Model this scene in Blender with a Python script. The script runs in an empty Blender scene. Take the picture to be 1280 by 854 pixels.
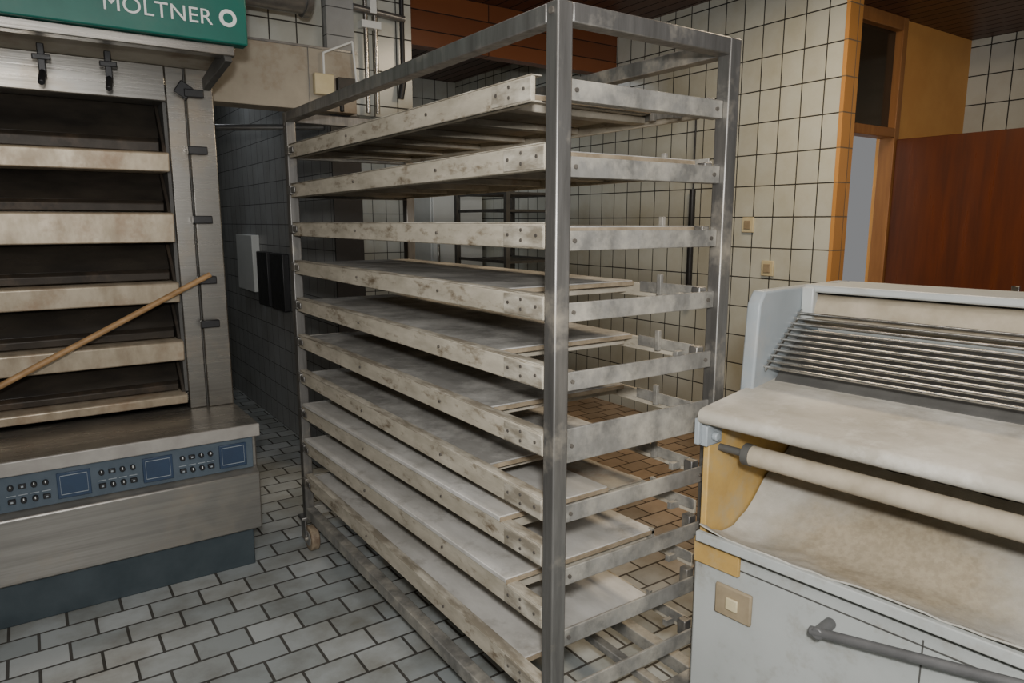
import bpy, bmesh, math, random
from mathutils import Vector, Matrix, noise
random.seed(7)
scene = bpy.context.scene
COL = scene.collection

# ------------------------------------------------------------------ materials
def _new(name):
    m = bpy.data.materials.new(name); m.use_nodes = True
    nt = m.node_tree; nt.nodes.clear()
    out = nt.nodes.new('ShaderNodeOutputMaterial')
    b = nt.nodes.new('ShaderNodeBsdfPrincipled')
    nt.links.new(b.outputs[0], out.inputs[0])
    return m, nt, b
def c4(c): return (c[0], c[1], c[2], 1)
def _noise(nt, vec, scale, detail=6, rough=.6):
    n = nt.nodes.new('ShaderNodeTexNoise'); n.inputs['Scale'].default_value = scale
    n.inputs['Detail'].default_value = detail; n.inputs['Roughness'].default_value = rough
    nt.links.new(vec, n.inputs['Vector']); return n
def _ramp(nt, fac, lo, hi, c1=(0,0,0), c2=(1,1,1)):
    r = nt.nodes.new('ShaderNodeValToRGB')
    r.color_ramp.elements[0].position = lo; r.color_ramp.elements[0].color = c4(c1)
    r.color_ramp.elements[1].position = hi; r.color_ramp.elements[1].color = c4(c2)
    nt.links.new(fac, r.inputs[0]); return r
def _mix(nt, fac, a, b, mode='MIX'):
    m = nt.nodes.new('ShaderNodeMix'); m.data_type = 'RGBA'; m.blend_type = mode
    for s, v in ((0, fac), (6, a), (7, b)):
        if hasattr(v, 'links') or hasattr(v, 'is_linked'): nt.links.new(v, m.inputs[s])
        else: m.inputs[s].default_value = v if s == 0 else c4(v)
    return m.outputs[2]
def pmat(name, c1, c2=None, scale=8, rough=.5, metal=0., bump=0., stretch=(1,1,1), lo=.35, hi=.65,
         c3=None, s3=2.5, l3=.5, h3=.7, st3=None, emit=0, spec=.5):
    m, nt, b = _new(name)
    g = nt.nodes.new('ShaderNodeNewGeometry'); mp = nt.nodes.new('ShaderNodeMapping')
    mp.inputs['Scale'].default_value = stretch
    nt.links.new(g.outputs['Position'], mp.inputs[0])
    c2 = c2 or tuple(x*.85 for x in c1)
    n = _noise(nt, mp.outputs[0], scale)
    r = _ramp(nt, n.outputs[0], lo, hi, c1, c2)
    col = r.outputs[0]
    if c3:
        v3 = g.outputs['Position']
        if st3:
            m3 = nt.nodes.new('ShaderNodeMapping'); m3.inputs['Scale'].default_value = st3
            nt.links.new(v3, m3.inputs[0]); v3 = m3.outputs[0]
        n3 = _noise(nt, v3, s3, 8, .7)
        r3 = _ramp(nt, n3.outputs[0], l3, h3)
        col = _mix(nt, r3.outputs[0], col, c3)
        if metal:
            mr = nt.nodes.new('ShaderNodeMapRange'); nt.links.new(r3.outputs[0], mr.inputs[0])
            mr.inputs[3].default_value = metal; mr.inputs[4].default_value = metal*.25
            nt.links.new(mr.outputs[0], b.inputs['Metallic'])
    if metal and not c3: b.inputs['Metallic'].default_value = metal
    nt.links.new(col, b.inputs['Base Color'])
    mr = nt.nodes.new('ShaderNodeMapRange'); nt.links.new(n.outputs[0], mr.inputs[0])
    mr.inputs[3].default_value = max(0.03, rough-.1); mr.inputs[4].default_value = min(1, rough+.12)
    nt.links.new(mr.outputs[0], b.inputs['Roughness'])
    b.inputs['Specular IOR Level'].default_value = spec
    if bump:
        bp = nt.nodes.new('ShaderNodeBump'); bp.inputs['Strength'].default_value = bump
        bp.inputs['Distance'].default_value = .01
        nt.links.new(n.outputs[0], bp.inputs['Height']); nt.links.new(bp.outputs[0], b.inputs['Normal'])
    return m
def tmat(name, ax, w, h, ca, cb, grout, offset=0., mortar=.004, rough=.25, grime=None, gl=.5, gh=.75, gs=2.0, bump=.4, shift=(0,0), warm_light=None):
    m, nt, b = _new(name)
    g = nt.nodes.new('ShaderNodeNewGeometry')
    s = nt.nodes.new('ShaderNodeSeparateXYZ'); c = nt.nodes.new('ShaderNodeCombineXYZ')
    nt.links.new(g.outputs['Position'], s.inputs[0])
    nt.links.new(s.outputs[ax[0]], c.inputs[0]); nt.links.new(s.outputs[ax[1]], c.inputs[1])
    mp = nt.nodes.new('ShaderNodeMapping'); mp.inputs['Location'].default_value = (shift[0]+20*w, shift[1]+40*h, 0)
    nt.links.new(c.outputs[0], mp.inputs[0])
    k = nt.nodes.new('ShaderNodeTexBrick'); k.offset = offset; k.squash = 1
    k.inputs['Scale'].default_value = 1; k.inputs['Brick Width'].default_value = w
    k.inputs['Row Height'].default_value = h; k.inputs['Mortar Size'].default_value = mortar
    k.inputs['Mortar Smooth'].default_value = .15
    k.inputs['Color1'].default_value = c4(ca); k.inputs['Color2'].default_value = c4(cb)
    k.inputs['Mortar'].default_value = c4(grout)
    nt.links.new(mp.outputs[0], k.inputs['Vector'])
    col = k.outputs[0]
    n = _noise(nt, g.outputs['Position'], gs, 8, .65)
    if grime:
        r = _ramp(nt, n.outputs[0], gl, gh)
        col = _mix(nt, r.outputs[0], col, grime, 'MULTIPLY')
    if warm_light:
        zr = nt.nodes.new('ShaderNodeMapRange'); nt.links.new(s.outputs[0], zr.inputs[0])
        zr.inputs[1].default_value = warm_light[0]; zr.inputs[2].default_value = warm_light[1]
        mx = _mix(nt, zr.outputs[0], (1,1,1), warm_light[2]); col = _mix(nt, 1.0, col, mx, 'MULTIPLY')
    nt.links.new(col, b.inputs['Base Color'])
    mr = nt.nodes.new('ShaderNodeMapRange'); nt.links.new(k.outputs['Fac'], mr.inputs[0])
    mr.inputs[3].default_value = rough; mr.inputs[4].default_value = .9
    nt.links.new(mr.outputs[0], b.inputs['Roughness'])
    inv = nt.nodes.new('ShaderNodeMath'); inv.operation = 'SUBTRACT'; inv.inputs[0].default_value = 1
    nt.links.new(k.outputs['Fac'], inv.inputs[1])
    bp = nt.nodes.new('ShaderNodeBump'); bp.inputs['Strength'].default_value = bump; bp.inputs['Distance'].default_value = .004
    nt.links.new(inv.outputs[0], bp.inputs['Height']); nt.links.new(bp.outputs[0], b.inputs['Normal'])
    return m

M = {}
M['rack'] = pmat('rack_steel', (.31,.30,.285), (.165,.16,.15), 34, .46, .82, .1, (1,1,.10), .3, .7, c3=(.36,.32,.25), s3=6, l3=.52, h3=.75)
M['rackpatina'] = pmat('rack_steel_floury', (.33,.32,.295), (.19,.185,.17), 18, .55, .45, .15, (1,1,.6), c3=(.44,.41,.345), s3=9, l3=.44, h3=.70)
M['rail'] = pmat('tray_rail_floury', (.54,.49,.395), (.34,.305,.235), 14, .8, 0, .25, (1,.5,1.5), .3, .7, c3=(.15,.11,.065), s3=18, l3=.54, h3=.70, st3=(1,.6,1.6))
M['railtop'] = pmat('tray_rail_edge', (.58,.54,.45), (.24,.21,.16), 26, .65, .1, .2, (1,.3,1), .35, .60)
M['board'] = pmat('tray_board_canvas', (.34,.33,.305), (.20,.193,.178), 9, .9, 0, .2, (1,.5,1), .3, .68, c3=(.56,.545,.51), s3=4.5, l3=.44, h3=.66)
M['board2'] = pmat('tray_board_white', (.62,.605,.57), (.42,.405,.37), 8, .9, 0, .15, (1,.4,1), c3=(.27,.25,.215), s3=7, l3=.53, h3=.74)
M['boardedge'] = pmat('tray_board_edge', (.34,.275,.19), (.20,.155,.10), 20, .8, 0, .1)
M['under'] = pmat('tray_underside', (.38,.35,.29), (.25,.225,.18), 5, .75, 0, .1, c3=(.19,.11,.06), s3=6, l3=.50, h3=.72)
M['slat'] = pmat('tray_slat', (.48,.44,.365), (.32,.29,.23), 10, .7, 0, .1, c3=(.24,.15,.09), s3=8, l3=.55, h3=.73)
M['bolt'] = pmat('bolt_steel', (.16,.145,.125), (.09,.08,.07), 30, .5, .4)
M['ovst'] = pmat('oven_brushed_steel', (.38,.365,.335), (.26,.25,.23), 5, .28, .93, .05, (.3,1,14), c3=(.36,.29,.20), s3=3.5, l3=.5, h3=.85)
M['ovap'] = pmat('oven_apron_steel', (.38,.365,.335), (.30,.288,.265), 5, .38, .78, .05, (.3,1,14), c3=(.34,.29,.22), s3=3.5, l3=.5, h3=.85)
M['ovtop'] = pmat('oven_counter_steel', (.38,.355,.31), (.27,.25,.22), 6, .28, .72, .05, (.5,6,1), c3=(.32,.28,.22), s3=3, l3=.45, h3=.8)
M['ovlip'] = pmat('oven_counter_lip', (.42,.40,.365), (.33,.31,.285), 12, .4, .2)
M['ovstrip'] = pmat('oven_deck_sill', (.55,.475,.36), (.36,.295,.21), 7, .42, .35, .1, (2,1,1), c3=(.28,.165,.09), s3=5, l3=.50, h3=.78)
M['ovdark'] = pmat('oven_dark_door', (.040,.034,.027), (.016,.014,.012), 4, .3, .2, 0, (1,1,3), .35, .65)
M['ovbrown'] = pmat('oven_door_lip', (.050,.040,.030), (.028,.023,.018), 8, .55, .2, c3=(.085,.06,.04), s3=6)
M['skirt'] = pmat('oven_blue_plinth', (.065,.085,.097), (.042,.058,.068), 6, .5, .2)
M['panelblue'] = pmat('oven_control_panel', (.10,.13,.16), (.075,.10,.128), 10, .45)
M['paneldk'] = pmat('control_module', (.035,.06,.11), (.028,.048,.09), 10, .4)
M['panellt'] = pmat('control_print', (.34,.38,.41), (.3,.34,.37), 20, .5)
M['black'] = pmat('black_plastic', (.022,.022,.024), (.015,.015,.016), 20, .4)
M['green'] = pmat('hood_green', (.006,.14,.105), (.005,.11,.085), 5, .4, 0, 0, c3=(.03,.13,.10), s3=3)
M['white'] = pmat('sign_white', (.8,.82,.8), (.72,.74,.72), 5, .5)
M['beige'] = pmat('duct_beige', (.40,.36,.29), (.31,.28,.22), 4, .55, 0, .05, c3=(.24,.16,.10), s3=4, l3=.53, h3=.78)
M['cream'] = pmat('cream_plastic', (.66,.58,.38), (.58,.50,.30), 10, .5)
M['duct'] = pmat('duct_galvanised', (.36,.36,.355), (.22,.22,.22), 10, .35, .8)
M['wheel'] = pmat('caster_tread', (.36,.29,.20), (.17,.12,.08), 22, .6)
M['hub'] = pmat('caster_hub', (.42,.42,.40), (.28,.28,.27), 30, .45, .5)
M['wood'] = pmat('ash_stick', (.46,.28,.13), (.30,.175,.075), 12, .55, 0, .1, (1,1,4))
M['belt'] = pmat('conveyor_felt', (.50,.465,.395), (.36,.33,.27), 8, .9, 0, .25, (1,.6,1), c3=(.62,.595,.53), s3=5, l3=.45, h3=.66)
M['rollerc'] = pmat('roller_cloth', (.50,.435,.335), (.36,.305,.22), 9, .85, 0, .2)
M['mwhite'] = pmat('machine_enamel', (.47,.49,.475), (.41,.43,.415), 4, .42, 0, 0, c3=(.30,.27,.22), s3=8, l3=.54, h3=.80)
M['mgray'] = pmat('machine_gray_plate', (.34,.375,.395), (.28,.315,.335), 5, .45, c3=(.42,.39,.345), s3=6, l3=.5, h3=.8)
M['chrome'] = pmat('chrome_rod', (.60,.585,.55), (.40,.39,.36), 40, .22, .95)
M['ochre'] = pmat('ochre_plate', (.60,.39,.12), (.46,.29,.09), 8, .6, c3=(.46,.37,.23), s3=9, l3=.5, h3=.75)
M['mdark'] = pmat('machine_dark_metal', (.10,.098,.09), (.065,.063,.058), 8, .6)  # dark metal, shared by machine parts, seams and storage rack
M['handle'] = pmat('gray_lever', (.15,.15,.15), (.11,.11,.11), 15, .45, .2)
M['socket'] = pmat('socket_beige', (.36,.29,.19), (.28,.22,.14), 15, .5)
M['doorwood'] = pmat('door_mahogany', (.125,.033,.011), (.078,.021,.008), 6, .3, 0, .02, (4,4,.35))
M['soffit'] = tmat('soffit_planks', (0,2), 4.0, .12, (.19,.062,.022), (.145,.045,.016), (.02,.01,.006), .3, .004, .4)
M['ceil'] = tmat('ceiling_planks', (1,0), 5.0, .11, (.10,.036,.018), (.07,.025,.013), (.012,.008,.006), .3, .006, .4)
M['orange'] = pmat('orange_paint', (.74,.38,.11), (.66,.32,.09), 3, .6)
M['frame'] = pmat('door_frame_wood', (.38,.17,.055), (.28,.12,.04), 6, .45, 0, 0, (4,4,.4))
M['glassdk'] = pmat('transom_glass', (.05,.035,.02), (.03,.022,.014), 3, .12)
M['whitewall'] = pmat('white_plaster', (.50,.54,.58), (.45,.49,.53), 3, .7)
M['fridge'] = pmat('cabinet_white', (.66,.68,.66), (.60,.62,.60), 3, .35)
M['tx'] = tmat('wall_tiles_x', (1,2), .15, .20, (.58,.60,.54), (.51,.525,.475), (.032,.031,.027), 0, .0042, .16, (.78,.72,.60), .44, .74, 1.5, shift=(.0,.05))
M['ty'] = tmat('wall_tiles_y', (0,2), .15, .20, (.52,.535,.50), (.46,.475,.44), (.045,.043,.038), 0, .004, .2, (.8,.74,.64), .42, .72, 1.5)
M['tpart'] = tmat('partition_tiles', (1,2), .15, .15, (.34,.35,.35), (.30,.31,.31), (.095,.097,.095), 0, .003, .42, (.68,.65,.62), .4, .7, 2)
M['torange'] = tmat('corner_tiles_orange', (0,2), .24, .20, (.58,.29,.09), (.50,.24,.07), (.2,.14,.08), 0, .004, .25, shift=(.0,.05))
M['floor'] = tmat('floor_tiles', (0,1), .185, .13, (.48,.51,.51), (.32,.35,.352), (.075,.072,.065), .5, .0055, .30, (.55,.50,.43), .42, .70, 3.0, .5, warm_light=(1.8,2.8,(.86,.58,.39)))  # brown ramp along x paints warm reflected light into the tile colour

def cloth_mat():
    m, nt, b = _new('catch_cloth')
    g = nt.nodes.new('ShaderNodeNewGeometry')
    n = _noise(nt, g.outputs['Position'], 7, 8, .65)
    base = _ramp(nt, n.outputs[0], .35, .66, (.58,.56,.505), (.40,.38,.325)).outputs[0]
    tc = nt.nodes.new('ShaderNodeTexCoord')
    mp = nt.nodes.new('ShaderNodeMapping'); nt.links.new(tc.outputs['Object'], mp.inputs[0])
    mp.inputs['Location'].default_value = (-1.60/.16,-.77/.30,0); mp.inputs['Scale'].default_value = (1/.16,1/.30,0)
    ln = nt.nodes.new('ShaderNodeVectorMath'); ln.operation = 'LENGTH'; nt.links.new(mp.outputs[0], ln.inputs[0])
    n2 = _noise(nt, g.outputs['Position'], 12, 8, .7)
    ad = nt.nodes.new('ShaderNodeMath'); ad.operation = 'MULTIPLY_ADD'; nt.links.new(n2.outputs[0], ad.inputs[0]); ad.inputs[1].default_value = .7
    nt.links.new(ln.outputs['Value'], ad.inputs[2])
    mr = nt.nodes.new('ShaderNodeMapRange'); nt.links.new(ad.outputs[0], mr.inputs[0])
    mr.inputs[1].default_value = .95; mr.inputs[2].default_value = 1.5; mr.inputs[3].default_value = .80; mr.inputs[4].default_value = 0
    n4 = _noise(nt, g.outputs['Position'], 60, 4, .6)
    fl = _ramp(nt, n4.outputs[0], .4, .6, (.43,.35,.23), (.34,.27,.17)).outputs[0]
    nt.links.new(_mix(nt, mr.outputs[0], base, fl), b.inputs['Base Color']); b.inputs['Roughness'].default_value = .92
    bp = nt.nodes.new('ShaderNodeBump'); bp.inputs['Strength'].default_value = .35; bp.inputs['Distance'].default_value = .01
    nt.links.new(n2.outputs[0], bp.inputs['Height']); nt.links.new(bp.outputs[0], b.inputs['Normal'])
    return m
M['cloth'] = cloth_mat()

# ------------------------------------------------------------------ builder
PARTS = []
def root(name, loc=(0,0,0), rz=0):
    e = bpy.data.objects.new(name, None); e.location = loc; e.rotation_euler = (0,0,rz); e.empty_display_size = .1
    COL.objects.link(e); return e
class Part:
    def __init__(s, parent, name, mat, bevel=0., seg=2):
        s.bm = bmesh.new(); s.name = name; s.mat = M[mat]; s.parent = parent; s.bevel = bevel; s.seg = seg
        PARTS.append(s)
    def box(s, lo, hi, piv=None, rot=None):
        vs = []
        for x in (lo[0], hi[0]):
            for y in (lo[1], hi[1]):
                for z in (lo[2], hi[2]):
                    v = Vector((x,y,z))
                    if rot is not None: v = Vector(piv) + rot @ (v-Vector(piv))
                    vs.append(s.bm.verts.new(v))
        for f in ((0,1,3,2),(4,6,7,5),(0,4,5,1),(2,3,7,6),(0,2,6,4),(1,5,7,3)):
            s.bm.faces.new([vs[i] for i in f])
        return s
    def hexa(s, pts):
        vs = [s.bm.verts.new(p) for p in pts]
        for f in ((3,2,1,0),(4,5,6,7),(0,1,5,4),(1,2,6,5),(2,3,7,6),(3,0,4,7)):
            s.bm.faces.new([vs[i] for i in f])
        return s
    def cyl(s, p0, p1, r, seg=20, r2=None):
        p0, p1 = Vector(p0), Vector(p1); d = (p1-p0); r2 = r if r2 is None else r2
        q = d.to_track_quat('Z','Y'); a = []; b = []
        for i in range(seg):
            t = 2*math.pi*i/seg; o = q @ Vector((math.cos(t), math.sin(t), 0))
            a.append(s.bm.verts.new(p0+o*r)); b.append(s.bm.verts.new(p1+o*r2))
        for i in range(seg):
            j = (i+1) % seg; s.bm.faces.new((a[i], a[j], b[j], b[i]))
        s.bm.faces.new(a[::-1]); s.bm.faces.new(b); return s
    def prism(s, prof, axis, lo, hi):
        def P(a, b, t):
            return {'y':(a,t,b), 'x':(t,a,b), 'z':(a,b,t)}[axis]
        A = [s.bm.verts.new(P(a,b,lo)) for a,b in prof]; B = [s.bm.verts.new(P(a,b,hi)) for a,b in prof]
        n = len(prof)
        for i in range(n):
            j = (i+1) % n; s.bm.faces.new((A[i], A[j], B[j], B[i]))
        s.bm.faces.new(A[::-1]); s.bm.faces.new(B); return s
    def grid(s, x0, x1, y0, y1, nx, ny, f, thick=.004):
        def layer(dz):
            return [[s.bm.verts.new((x0+(x1-x0)*i/nx, y0+(y1-y0)*j/ny, f(x0+(x1-x0)*i/nx, y0+(y1-y0)*j/ny)+dz)) for j in range(ny+1)] for i in range(nx+1)]
        T = layer(0); Bt = layer(-thick)
        for i in range(nx):
            for j in range(ny):
                s.bm.faces.new((T[i][j], T[i+1][j], T[i+1][j+1], T[i][j+1]))
                s.bm.faces.new((Bt[i][j], Bt[i][j+1], Bt[i+1][j+1], Bt[i+1][j]))
        for i in range(nx):
            s.bm.faces.new((T[i][0], Bt[i][0], Bt[i+1][0], T[i+1][0])); s.bm.faces.new((T[i][ny], T[i+1][ny], Bt[i+1][ny], Bt[i][ny]))
        for j in range(ny):
            s.bm.faces.new((T[0][j], T[0][j+1], Bt[0][j+1], Bt[0][j])); s.bm.faces.new((T[nx][j], Bt[nx][j], Bt[nx][j+1], T[nx][j+1]))
        return s
    def finish(s):
        bmesh.ops.recalc_face_normals(s.bm, faces=s.bm.faces)
        me = bpy.data.meshes.new(s.name); s.bm.to_mesh(me); s.bm.free()
        for p in me.polygons: p.use_smooth = True
        try: me.set_sharp_from_angle(angle=math.radians(38))
        except Exception: pass
        me.materials.append(s.mat)
        o = bpy.data.objects.new(s.name, me); COL.objects.link(o)
        if s.parent: o.parent = s.parent; o.matrix_parent_inverse = Matrix.Translation(-s.parent.location)
        if s.bevel:
            b = o.modifiers.new('bevel','BEVEL'); b.width = s.bevel; b.segments = s.seg; b.limit_method = 'ANGLE'
        return o
def single(name, mat, lo, hi, bevel=0):
    return Part(None, name, mat, bevel).box(lo, hi)

# ------------------------------------------------------------------ room shell
CZ = 3.0
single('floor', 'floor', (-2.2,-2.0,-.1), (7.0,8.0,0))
single('ceiling', 'ceil', (-2.2,-2.0,CZ), (7.0,8.0,CZ+.1))
p = Part(None, 'wall_right', 'tx'); p.box((4.0,2.44,0), (4.11,7.0,CZ))
p = Part(None, 'wall_back', 'ty'); p.box((-2.0,6.9,0), (4.0,7.05,CZ))
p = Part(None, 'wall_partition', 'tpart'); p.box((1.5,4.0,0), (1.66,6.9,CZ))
p = Part(None, 'wall_left', 'ty'); p.box((-1.5,-1.0,0), (-1.35,6.9,CZ))
Part(None, 'trim_1', 'black').box((1.495,3.985,0), (1.67,4.0,2.12))
Part(None, 'trim_2', 'torange').box((3.99,2.415,0), (4.12,2.44,CZ))
Part(None, 'wall_header', 'ty').box((.7,4.06,2.14), (2.05,4.16,CZ))
Part(None, 'trim_3', 'soffit').box((2.05,4.36,2.66), (4.0,4.46,CZ))
Part(None, 'wall_alcove', 'orange').box((4.80,2.53,0), (5.85,2.65,2.8))
Part(None, 'wall_alcove_side', 'tx').box((5.74,-1.5,0), (5.88,2.53,2.8))
Part(None, 'ceiling_alcove', 'ceil').box((4.14,-1.5,2.8), (5.9,2.9,2.86))
Part(None, 'wall_passage', 'whitewall').box((4.12,4.3,0), (6.5,4.4,CZ))
d = root('door_1')
f = Part(d, 'frame', 'frame', .004)
f.box((4.12,2.50,0),(4.18,2.60,2.8)).box((4.745,2.50,0),(4.80,2.60,2.8)).box((4.18,2.50,2.06),(4.745,2.60,2.12)).box((4.18,2.50,2.72),(4.745,2.60,2.8))
Part(d, 'transom_glass', 'glassdk').box((4.18,2.55,2.12),(4.745,2.56,2.72))
Part(d, 'leaf', 'doorwood', .003).box((4.765,1.66,.01),(4.805,2.495,2.05))
Part(d, 'latch', 'chrome', .002).box((4.75,1.70,1.0),(4.765,1.74,1.15)).cyl((4.75,1.72,1.08),(4.70,1.72,1.08),.009).cyl((4.705,1.72,1.08),(4.705,1.84,1.08),.009)

def plate(name, y, z):
    r = root(name)
    Part(r, 'cover', 'cream', .004).box((3.985,y-.045,z-.05),(4.0,y+.045,z+.05))
    Part(r, 'rocker', 'socket', .003).box((3.978,y-.025,z-.028),(3.986,y+.025,z+.028))
plate('light_switch', 3.03, 1.50); plate('light_switch', 2.86, 1.22)
r = root('hanging_scraper')
Part(r,'rod','black').cyl((3.97,3.50,.92),(3.97,3.50,1.75),.022).cyl((3.975,3.50,1.75),(3.975,3.50,2.33),.006)
Part(r,'hook','chrome').cyl((4.0,3.50,2.33),(3.96,3.50,2.33),.008)
r = root('wall_pipe')
Part(r,'pipe','chrome').cyl((1.74,4.02,2.15),(1.74,4.02,2.98),.014).cyl((1.80,4.02,2.15),(1.80,4.02,2.98),.014)
Part(r,'clamp','white',.002).box((1.71,4.0,2.62),(1.83,4.06,2.66)).box((1.76,3.99,2.7),(1.80,4.06,2.78))
Part(r,'hose','black').cyl((1.97,4.02,2.35),(1.97,4.02,2.98),.014).cyl((1.97,4.02,2.35),(1.95,4.02,2.25),.02)
Part(r,'bar','duct').cyl((1.66,4.01,2.72),(1.98,4.01,2.70),.02)

r = root('service_duct')
Part(r,'casing','beige',.004).box((.76,3.90,2.12),(1.62,4.06,2.45))
Part(r,'seam','duct',.001).box((.76,3.893,2.44),(1.63,3.90,2.452)).box((1.35,3.893,2.12),(1.353,3.90,2.45))
Part(r,'junction_box','cream',.006).box((1.37,3.86,2.20),(1.48,3.90,2.31))
Part(r,'cable','white').cyl((1.43,3.88,2.31),(1.43,3.88,2.42),.006).cyl((1.43,3.88,2.42),(1.60,3.885,2.5),.006).cyl((1.6,3.885,2.5),(1.62,3.885,2.25),.006)
Part(r,'valve','black',.003).box((1.50,3.86,2.22),(1.60,3.90,2.30)).cyl((1.52,3.87,2.2),(1.52,3.87,2.12),.012)
r = root('exhaust_pipe')
e = Part(r,'tube','duct').cyl((.3,3.74,2.66),(1.28,3.74,2.66),.10,32)
e.cyl((1.28,3.74,2.66),(1.31,3.74,2.66),.112,32).cyl((.85,3.74,2.66),(.88,3.74,2.66),.108,32)
Part(r,'hanger','duct').box((1.0,3.735,2.76),(1.02,3.745,CZ)).box((.6,3.735,2.76),(.62,3.745,CZ))
r = root('fuse_box')
Part(r,'white_case','fridge',.006).box((1.44,5.62,.98),(1.5,6.1,1.42))
Part(r,'dark_case','black',.006).box((1.45,5.28,.90),(1.5,5.55,1.30)).box((1.45,4.9,.90),(1.5,5.2,1.30))

r = root('white_cabinet')
Part(r,'carcass','fridge',.01).box((3.35,6.3,.05),(3.95,6.85,1.83))
Part(r,'door','fridge',.008).box((3.36,6.27,.12),(3.94,6.295,1.81))
Part(r,'grip','chrome',.003).box((3.40,6.24,1.0),(3.42,6.27,1.3))
Part(r,'foot','black').box((3.37,6.32,0),(3.43,6.38,.05)).box((3.87,6.32,0),(3.93,6.38,.05)).box((3.37,6.77,0),(3.43,6.83,.05)).box((3.87,6.77,0),(3.93,6.83,.05))
r = root('storage_rack')
p = Part(r,'posts','mdark')
for x in (3.25,3.85):
    for y in (4.8,5.6): p.box((x-.02,y-.02,0),(x+.02,y+.02,1.85))
p = Part(r,'shelves','mdark')
for k in range(12):
    z = .2+k*.14
    p.box((3.25,4.8,z),(3.27,5.6,z+.025)).box((3.83,4.8,z),(3.85,5.6,z+.025)).box((3.27,4.8,z),(3.83,4.82,z+.02))
    for j in range(7): p.cyl((3.25,4.82+j*.125,z+.01),(3.85,4.82+j*.125,z+.01),.005,8)

# ------------------------------------------------------------------ RACK
X0, X1, Y0, Y1 = .985, 1.54, 1.254, 3.118
ZB, ZT = .18, 1.98; T = .021
LV = [1.817-.1638*i for i in range(10)]
rk = root('bakery_tray_rack', (0,0,0))
p = Part(rk,'posts','rack',.004)
for x in (X0,X1):
    for y in (Y0,Y1): p.box((x-T,y-T,ZB-.02),(x+T,y+T,ZT))
p = Part(rk,'top_frame','rack',.003)
for x in (X0,X1): p.box((x-T,Y0+T,ZT-.042),(x+T,Y1-T,ZT-.001))
for y in (Y0,Y1): p.box((X0+T,y-T,ZT-.042),(X1-T,y+T,ZT-.001))
p = Part(rk,'bottom_frame','rackpatina',.003)
for x in (X0,X1): p.box((x-T,Y0+T,ZB-.02),(x+T,Y1-T,ZB+.025))
for y in (Y0,Y1): p.box((X0+T,y-T,ZB-.02),(X1-T,y+T,ZB+.025))
p.box((X0+.12,Y0+T,ZB-.01),(X0+.15,Y1-T,ZB+.015)).box((X1-.15,Y0+T,ZB-.01),(X1-.12,Y1-T,ZB+.015))
p = Part(rk,'end_runners','rackpatina',.002)
b = Part(rk,'post_clamps','rack',.003)
bl = Part(rk,'bolts','bolt')
for i, z in enumerate(LV):
    h = .045 if i != 5 else .085
    zc = z-.012 if i != 5 else z-.005
    for y in (Y0, Y1):
        hh = h if y == Y0 else .04
        p.box((X0+T,y-.004,zc-hh/2),(X1-T,y+.004,zc+hh/2))
        if i != 5 or y == Y1:
            p.box((X0+T,y+(.004 if y==Y0 else -.03),zc-hh/2),(X1-T,y+(.03 if y==Y0 else -.004),zc-hh/2+.004))
    b.box((X0-.03,Y1-.065,z-.018),(X0+.005,Y1-T,z+.018)).box((X0-.028,Y1-.11,z-.012),(X0-.021,Y1-.02,z+.012))
    b.box((X1-.05,Y0+T,z-.028),(X1-T,Y0+.05,z+.02))
    bl.cyl((X0+.045,Y0-.009,zc),(X0+.045,Y0-.003,zc),.005,8)
    bl.cyl((X1-.045,Y0-.009,zc),(X1-.045,Y0-.003,zc),.005,8)
bl.cyl((X0-T-.004,Y0,ZT-.02),(X0-T+.001,Y0,ZT-.02),.008,8).cyl((X0-T-.004,Y1,ZT-.05),(X0-T+.001,Y1,ZT-.05),.008,8)
for k,(x,y) in enumerate(((X0,Y0),(X1,Y0),(X0,Y1),(X1,Y1))):
    o = .03 if y == Y0 else -.03
    w = Part(rk,'caster_wheel_%d'%(k+1),'wheel',.006)
    w.cyl((x-.02,y+o,.06),(x+.02,y+o,.06),.06,28)
    Part(rk,'caster_hub_%d'%(k+1),'hub',.002).cyl((x-.0225,y+o,.06),(x+.0225,y+o,.06),.036,24)
    w = Part(rk,'caster_fork_%d'%(k+1),'rack',.003)
    w.box((x-.03,y-.03,.045),(x-.024,y+.03,.145)).box((x+.024,y-.03,.045),(x+.03,y+.03,.145)).box((x-.04,y-.02,.142),(x+.04,y+.045,.158)).cyl((x-.036,y+o,.06),(x+.036,y+o,.06),.009,12)

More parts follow.
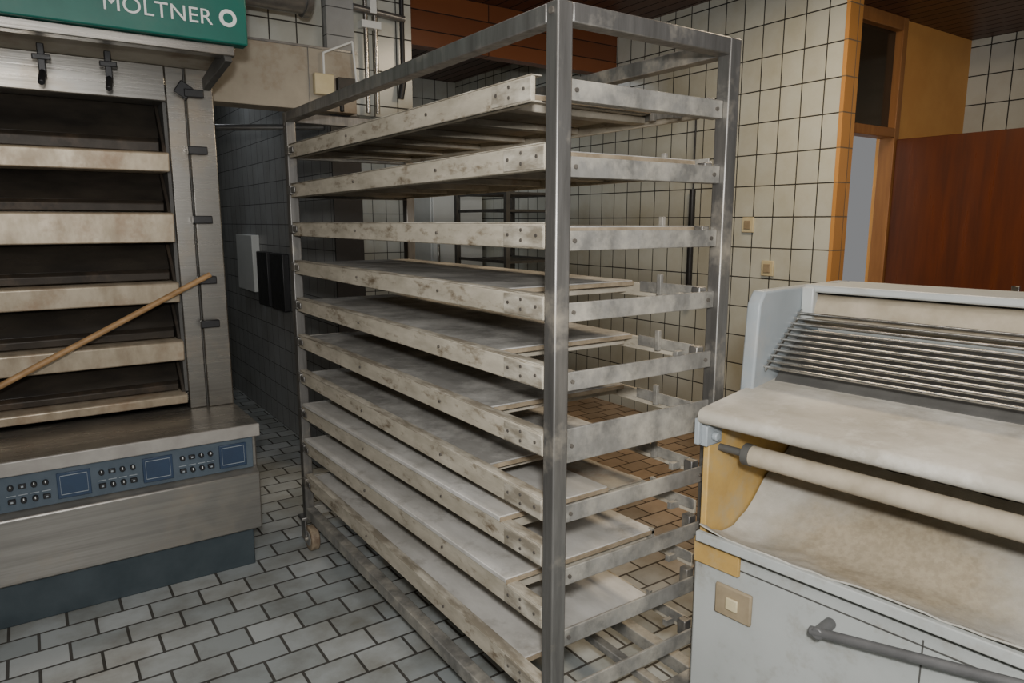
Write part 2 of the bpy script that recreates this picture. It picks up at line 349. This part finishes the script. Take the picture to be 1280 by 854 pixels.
GAP = [.16,.05,.04,.27,.27,.30,.30,.18,.15,.12]
LIFT = [.0,.012,0,0,0,0,0,.045,.045,.0]
def tray(i):
    z = LV[i]; lift = LIFT[i]
    r = root('baking_tray')
    ya, yb = Y0+T+.008, Y1-T-.008
    if i == 0: ya += .05
    def zz(y): return lift*(yb-y)/(yb-ya)
    def slab(P, xa, xb, y0, y1, za, zb):
        P.hexa([(xa,y0,za+zz(y0)),(xb,y0,za+zz(y0)),(xb,y1,za+zz(y1)),(xa,y1,za+zz(y1)),
                (xa,y0,zb+zz(y0)),(xb,y0,zb+zz(y0)),(xb,y1,zb+zz(y1)),(xa,y1,zb+zz(y1))])
    R = Part(r,'side_rails','rail',.003)
    F = Part(r,'rail_flange','railtop',.001)
    xl = X0-.016; xr = X1-.024
    slab(R, xl, xl+.012, ya, yb, z-.031, z+.026)
    slab(F, xl-.001, xl+.030, ya, yb, z+.0262, z+.029)
    slab(R, xl, xl+.032, ya, yb, z-.031, z-.026)
    slab(R, xr, xr+.012, ya, yb, z-.026, z+.014)
    slab(R, xl+.03, xr, yb-.014, yb, z-.02, z+.016)
    E = Part(r,'end_bracket','railtop',.0015)
    slab(E, xl-.003, xl, ya+.0, ya+.16, z-.027, z+.022)
    E2 = Part(r,'rear_bracket','rackpatina',.001)
    slab(E2, xr-.004, xr, ya, ya+.24, z-.012, z+.02)
    slab(E2, xr-.016, xr-.004, ya+.145, ya+.16, z-.015, z+.045)
    slab(E2, xr-.04, xr-.004, ya+.05, ya+.065, z-.02, z+.0)
    Bt = Part(r,'rivets','bolt')
    for yy in (ya+.025, ya+.085, ya+.14, ya+.5, ya+1.1, yb-.05):
        for dz in ((-.012,.012) if ya+.05 < yy < ya+.10 else (0,)):
            Bt.cyl((xl-.0055,yy,z+dz+zz(yy)),(xl-.001,yy,z+dz+zz(yy)),.0042,8)
    g0 = ya+GAP[i]
    B = Part(r,'board', 'board2' if i in (7,8,9) else 'board', .002)
    zt = z+.020
    if i in (7,8): zt = z+.042
    xa_ = xl+.014 if i not in (7,8) else xl-.004
    xb_ = xr-.004 if i not in (7,) else xr-.17
    slab(B, xa_, xb_, g0, yb-.02, zt-.014, zt)
    D = Part(r,'board_end_lip','boardedge',.001)
    slab(D, xa_, xb_, g0-.005, g0-.0005, zt-.015, zt-.003)
    S = Part(r,'cross_slats','slat',.002)
    n = 6
    for k in range(n):
        y = g0+.03+(yb-.1-g0)*k/(n-1)
        slab(S, xl+.014, xr-.002, y, y+.045, z-.018, zt-.0185)
    U = Part(r,'underside_sheet','under'); slab(U, xl+.03, xr-.02, g0+.01, yb-.03, zt-.018, zt-.0145)
    return r
for i in range(10): tray(i)

# ------------------------------------------------------------------ OVEN
ov = root('deck_oven')
OX0, OX1 = -1.05, .757
Part(ov,'plinth','skirt',.004).box((OX0,3.10,0),(OX1-.03,4.9,.20))
a = Part(ov,'base_apron','ovap',.006)
a.prism([(3.06,.18),(3.045,.44),(3.085,.462),(3.085,.62),(4.9,.62),(4.9,.18)],'x',OX0,OX1)
Part(ov,'counter_top','ovtop',.003).box((OX0,3.046,.63),(OX1+.005,3.5,.662))
Part(ov,'counter_lip','ovlip',.004).box((OX0,3.032,.608),(OX1+.006,3.046,.663))
cp = Part(ov,'control_panel','panelblue',.003); cp.prism([(3.07,.462),(3.058,.605),(3.09,.605),(3.09,.462)],'x',OX0,OX1-.02)
md = Part(ov,'control_modules','paneldk',.002); pr = Part(ov,'panel_prints','panellt'); kn = Part(ov,'knobs','black',.002); ld = Part(ov,'knob_caps','white')
def zp(t): return .462+.143*t
x = OX1-.05; k = 0
while x > OX0+.2:
    if k % 2 == 0:
        md.box((x-.11,3.054,zp(.15)),(x,3.068,zp(.85)))
        pr.box((x-.10,3.051,zp(.25)),(x-.01,3.0535,zp(.265))).box((x-.10,3.051,zp(.765)),(x-.01,3.0535,zp(.78)))
        pr.box((x-.10,3.051,zp(.25)),(x-.099,3.0535,zp(.78))).box((x-.011,3.051,zp(.25)),(x-.01,3.0535,zp(.78)))
        x -= .125
    else:
        for a_ in range(4):
            for q in range(2):
                xc = x-.02-a_*.036; zc = zp(.3+.38*q)
                if (a_+q) % 3 == 0:
                    kn.box((xc-.012,3.048,zc-.008),(xc+.012,3.068,zc+.008)); pr.box((xc-.004,3.046,zc-.003),(xc+.004,3.048,zc+.003))
                else:
                    kn.cyl((xc,3.045,zc),(xc,3.07,zc),.010,14); ld.box((xc-.0015,3.043,zc),(xc+.0015,3.045,zc+.009))
                pr.box((xc-.014,3.0605,zc+.018),(xc+.014,3.0625,zc+.021))
        x -= .165
    k += 1
YF = 3.45; JX = .565
body = Part(ov,'deck_body','ovst',.004)
body.box((OX0,3.62,.662),(OX1,3.885,2.18)).box((OX0,3.885,.662),(OX1,4.9,2.10))
col = Part(ov,'side_column','ovst',.005)
col.box((.645,YF,.662),(OX1,3.62,2.18)).box((JX,YF+.012,.662),(.642,3.62,2.18))
Part(ov,'column_seam','mdark').box((.642,YF+.02,.662),(.645,3.62,2.18))
tp = Part(ov,'top_frame','ovst',.005).box((OX0,YF,2.03),(JX,3.62,2.18))
st = Part(ov,'deck_sills','ovstrip',.005); dd = Part(ov,'deck_doors','ovdark',.003); lip = Part(ov,'door_lips','ovbrown',.004)
sl = [(1.734,1.816),(1.43,1.56),(1.165,1.256),(.90,.992),(.70,.745)]
top = 2.03
jm = Part(ov,'door_side_cheeks','ovbrown',.002)
for (z0,z1) in sl:
    st.prism([(YF-.025,z0),(YF-.035,z1-.006),(YF-.022,z1),(3.62,z1),(3.62,z0)],'x',OX0,JX-.012)
    h = top-z1
    dd.prism([(3.595,top),(3.52,z1+h*.30),(3.535,z1+h*.30),(3.61,top)],'x',OX0,JX-.03)
    lip.prism([(3.52,z1+h*.31),(3.495,z1+h*.22),(3.50,z1+.006),(3.60,z1+.004),(3.60,z1+h*.31)],'x',OX0,JX-.035)
    jm.prism([(3.60,top),(3.50,z1+h*.34),(3.465,z1+.002),(3.61,z1+.002),(3.61,top)],'x',JX-.028,JX-.014)
    top = z0
Part(ov,'deck_recess','mdark').box((JX-.013,YF+.03,.745),(JX,3.62,2.03))
st2 = Part(ov,'deck_handles','black',.004)
for z in (2.07,1.83,1.53,1.26,1.06):
    xh = .675
    st2.box((xh-.045,YF-.045,z-.018),(xh+.035,YF-.012,z+.016)).cyl((xh,YF,z),(xh,YF-.03,z),.014,12)
st2.box((.60,YF-.04,2.05),(.66,YF-.02,2.11),(.63,YF-.03,2.08),Matrix.Rotation(.6,3,'Y'))
Part(ov,'hood_sign_band','green',.006).box((OX0,2.99,2.20),(.80,3.06,2.62))
hd = Part(ov,'hood_canopy','beige',.004)
hd.prism([(3.06,2.215),(3.45,2.18),(3.88,2.18),(3.8,2.52),(3.06,2.6)],'x',OX0,.755)
Part(ov,'hood_lower_rail','ovst',.004).box((OX0,3.02,2.16),(.755,3.08,2.199))
Part(ov,'hood_strut','mdark',.003).prism([(3.02,2.14),(3.05,2.2),(3.46,2.14),(3.46,2.09)],'x',.715,.745)
hk = Part(ov,'hood_hooks','black',.003)
for xh in (.12,.34):
    hk.box((xh-.012,3.29,2.06),(xh+.012,3.31,2.18)).cyl((xh,3.30,2.08),(xh-.01,3.25,2.03),.012,10).box((xh-.03,3.285,2.12),(xh+.03,3.315,2.14))
def text(s, loc, size, mat, parent, name):
    cu = bpy.data.curves.new(name,'FONT'); cu.body = s; cu.size = size; cu.extrude = .0015
    cu.space_character = 1.04
    cu.align_x = 'RIGHT'; o = bpy.data.objects.new(name, cu); COL.objects.link(o)
    o.location = loc; o.rotation_euler = (math.pi/2,0,0); cu.materials.append(M[mat]); o.parent = parent
    return o
text('MOLTNER', (.672,2.987,2.258), .078, 'white', ov, 'sign_lettering')
Part(ov,'sign_mark','white').cyl((.728,2.984,2.290),(.728,2.990,2.290),.032,28)
Part(ov,'sign_mark_inner','green').cyl((.728,2.982,2.290),(.728,2.985,2.290),.018,28)

r = root('wooden_peel_pole')
Part(r,'pole','wood').cyl((-.58,3.22,.68),(.68,3.395,1.285),.0125,16)
r2 = root('grey_handrail')
Part(r2,'bar','duct',.003).cyl((.80,4.6,2.06),(1.5,4.1,2.06),.018,12)

# ------------------------------------------------------------------ DOUGH MACHINE (slightly turned relative to the rack)
mc = root('dough_sheeter', (1.40,1.19,0), math.radians(6.5))
YE, YN = 1.19, -.75
Part(mc,'cabinet','mwhite',.008).box((1.42,YN,.07),(2.35,YE,.67))
Part(mc,'cabinet_seams','mdark').box((1.418,.62,.09),(1.421,.623,.65)).box((1.418,YN,.635),(1.421,YE,.638))
Part(mc,'feet','mdark').box((1.5,YN+.1,0),(1.6,YN+.2,.07)).box((1.5,YE-.2,0),(1.6,YE-.1,.07)).box((2.2,YN+.1,0),(2.3,YN+.2,.07)).box((2.2,YE-.2,0),(2.3,YE-.1,.07))
Part(mc,'rear_body','mdark',.005).box((1.86,YN,.67),(2.35,YE-.03,1.06))
Part(mc,'ochre_end_plate','ochre',.003).prism([(1.42,.60),(1.42,1.0),(1.86,1.06),(1.86,.60)],'y',YE-.03,YE-.012)
Part(mc,'ochre_strip','ochre',.003).box((1.408,YE-.14,.62),(1.42,YE-.005,.69))
Part(mc,'belt_clamp','mgray',.004).box((1.40,YE-.035,.945),(1.47,YE+.0,1.0)).box((1.385,YE-.02,.95),(1.40,YE-.005,1.02)).cyl((1.43,YE-.05,.97),(1.43,YE-.035,.97),.012,12)
def beltprof(x0,z0,x1,z1,r,n=8):
    a = math.atan2(z1-z0, x1-x0); P = []
    for k in range(n+1):
        t = a+math.pi/2+math.pi*k/n; P.append((x0+r*math.cos(t), z0+r*math.sin(t)))
    for k in range(n+1):
        t = a-math.pi/2+math.pi*k/n; P.append((x1+r*math.cos(t), z1+r*math.sin(t)))
    return P
Part(mc,'upper_belt','belt').prism(beltprof(1.396,1.028,1.80,1.070,.020),'y',YN,YE-.02)
Part(mc,'belt_side_frame','mgray',.003).prism([(1.42,.985),(1.42,1.015),(1.84,1.07),(1.84,1.03)],'y',YE-.02,YE-.008)
Part(mc,'lower_roller','rollerc').cyl((1.47,YN,.930),(1.47,YE-.11,.930),.026,28)
Part(mc,'roller_axle','mdark').cyl((1.47,YE-.11,.930),(1.47,YE-.03,.930),.010,14).cyl((1.47,YE-.125,.930),(1.47,YE-.105,.930),.0285,20)
def cz(x,y):
    t = (x-1.385)/(1.86-1.385)
    z = .722-.045*math.sin(math.pi*min(1,t*1.5))
    if t > .35: z += .13*((t-.35)/.65)**1.3
    if t < .08: z += .006
    z += .008*noise.noise(Vector((x*9,y*5,0)))+.005*noise.noise(Vector((x*25,y*18,2)))
    z += .02*max(0,(y-(YE-.12))/.12)**1.5
    d = math.hypot((x-1.60)/.15,(y-.79)/.27); z += .010*max(0,1-d*d)
    return z
Part(mc,'catch_cloth','cloth').grid(1.385,1.855,YN,YE-.035,36,120,cz)
Part(mc,'cloth_front_rail','mwhite',.003).box((1.375,YN,.695),(1.392,YE-.03,.722))
Part(mc,'roller_side_plate','mgray',.006).prism([(1.60,1.055),(1.615,1.30),(1.64,1.335),(2.15,1.335),(2.15,1.0),(1.70,1.0)],'y',YE-.04,YE)
rd = Part(mc,'guard_rods','chrome')
for k in range(11):
    t = k/10; x = 1.655+.17*t; z = 1.125+.135*t
    rd.cyl((x,YN,z),(x,YE-.04,z),.0042,10)
gs = Part(mc,'rod_spacers','chrome',.001)
for y in (YE-.05, .3):
    gs.hexa([(1.65,y,1.112),(1.835,y,1.26),(1.835,y+.006,1.26),(1.65,y+.006,1.112),(1.65,y,1.124),(1.835,y,1.272),(1.835,y+.006,1.272),(1.65,y+.006,1.124)])
Part(mc,'rod_backing','mdark').hexa([(1.70,YN,1.075),(1.84,YN,1.20),(1.84,YE-.05,1.20),(1.70,YE-.05,1.075),(1.70,YN,1.082),(1.84,YN,1.21),(1.84,YE-.05,1.21),(1.70,YE-.05,1.082)])
Part(mc,'upper_roller','rollerc').cyl((1.90,YN,1.265),(1.90,YE-.04,1.265),.046,32)
Part(mc,'roller_cover','mwhite',.006).box((1.85,YN,1.320),(1.95,YE-.04,1.342)).box((1.95,YN,1.10),(2.15,YE-.04,1.335))
Part(mc,'cover_bracket','mwhite',.004).box((1.84,YE-.075,1.24),(1.87,YE-.04,1.335))
Part(mc,'under_guard','mdark').box((1.84,YN,1.06),(1.95,YE-.04,1.12))
Part(mc,'socket_plate','socket',.005).box((1.408,1.01,.50),(1.42,1.115,.585))
Part(mc,'socket_button','cream',.003).box((1.402,1.045,.525),(1.409,1.08,.558))
lv = Part(mc,'lever','handle',.003)
lv.cyl((1.42,.815,.60),(1.35,.815,.60),.014,16).cyl((1.36,.835,.597),(1.36,.40,.680),.011,16)

for p in PARTS: p.finish()

# ------------------------------------------------------------------ lights
def area(name, loc, tgt, size, e, col=(1,1,1), sy=None):
    l = bpy.data.lights.new(name,'AREA'); l.energy = e; l.color = col; l.size = size
    if sy: l.shape = 'RECTANGLE'; l.size_y = sy
    o = bpy.data.objects.new(name,l); COL.objects.link(o); o.location = loc
    o.rotation_euler = (Vector(tgt)-Vector(loc)).to_track_quat('-Z','Y').to_euler(); return o
area('added_key', (-.3,-.6,2.3), (1.4,2.6,.9), .7, 26, (1,.98,.95))  # added soft key above and behind the camera, no window there
area('camera_flash', (-.05,-.12,1.74), (1.5,2.2,1.1), .10, 46, (1,.98,.95))
area('added_overhead_fill', (.6,1.0,2.93), (.6,1.0,0), .5, 11, (1,.95,.88), 1.4)  # added fill at ceiling height, stands for no known fixture
area('ceiling_light_right', (2.9,1.9,2.93), (2.9,1.9,0), .5, 44, (1,.80,.55), 1.4)
area('passage_light', (5.0,3.4,2.7), (5.0,3.6,0), .6, 36, (.8,.9,1))
area('back_room_light', (2.9,5.6,2.9), (2.9,5.6,0), .8, 6, (.9,.95,1))
area('corridor_light', (.9,5.6,2.9), (1.2,5.4,0), .5, 3.5, (.92,.96,1))
w = bpy.data.worlds.new('world'); scene.world = w; w.use_nodes = True
w.node_tree.nodes['Background'].inputs[0].default_value = (.97,.98,1,1)
w.node_tree.nodes['Background'].inputs[1].default_value = .22

cam = bpy.data.cameras.new('camera'); co = bpy.data.objects.new('camera', cam); COL.objects.link(co)
cam.sensor_width = 36; cam.lens = 24.75; cam.clip_start = .05
co.location = (0,0,1.52)
co.rotation_euler = (math.radians(90-9.66), 0, math.radians(-34.5))
scene.camera = co
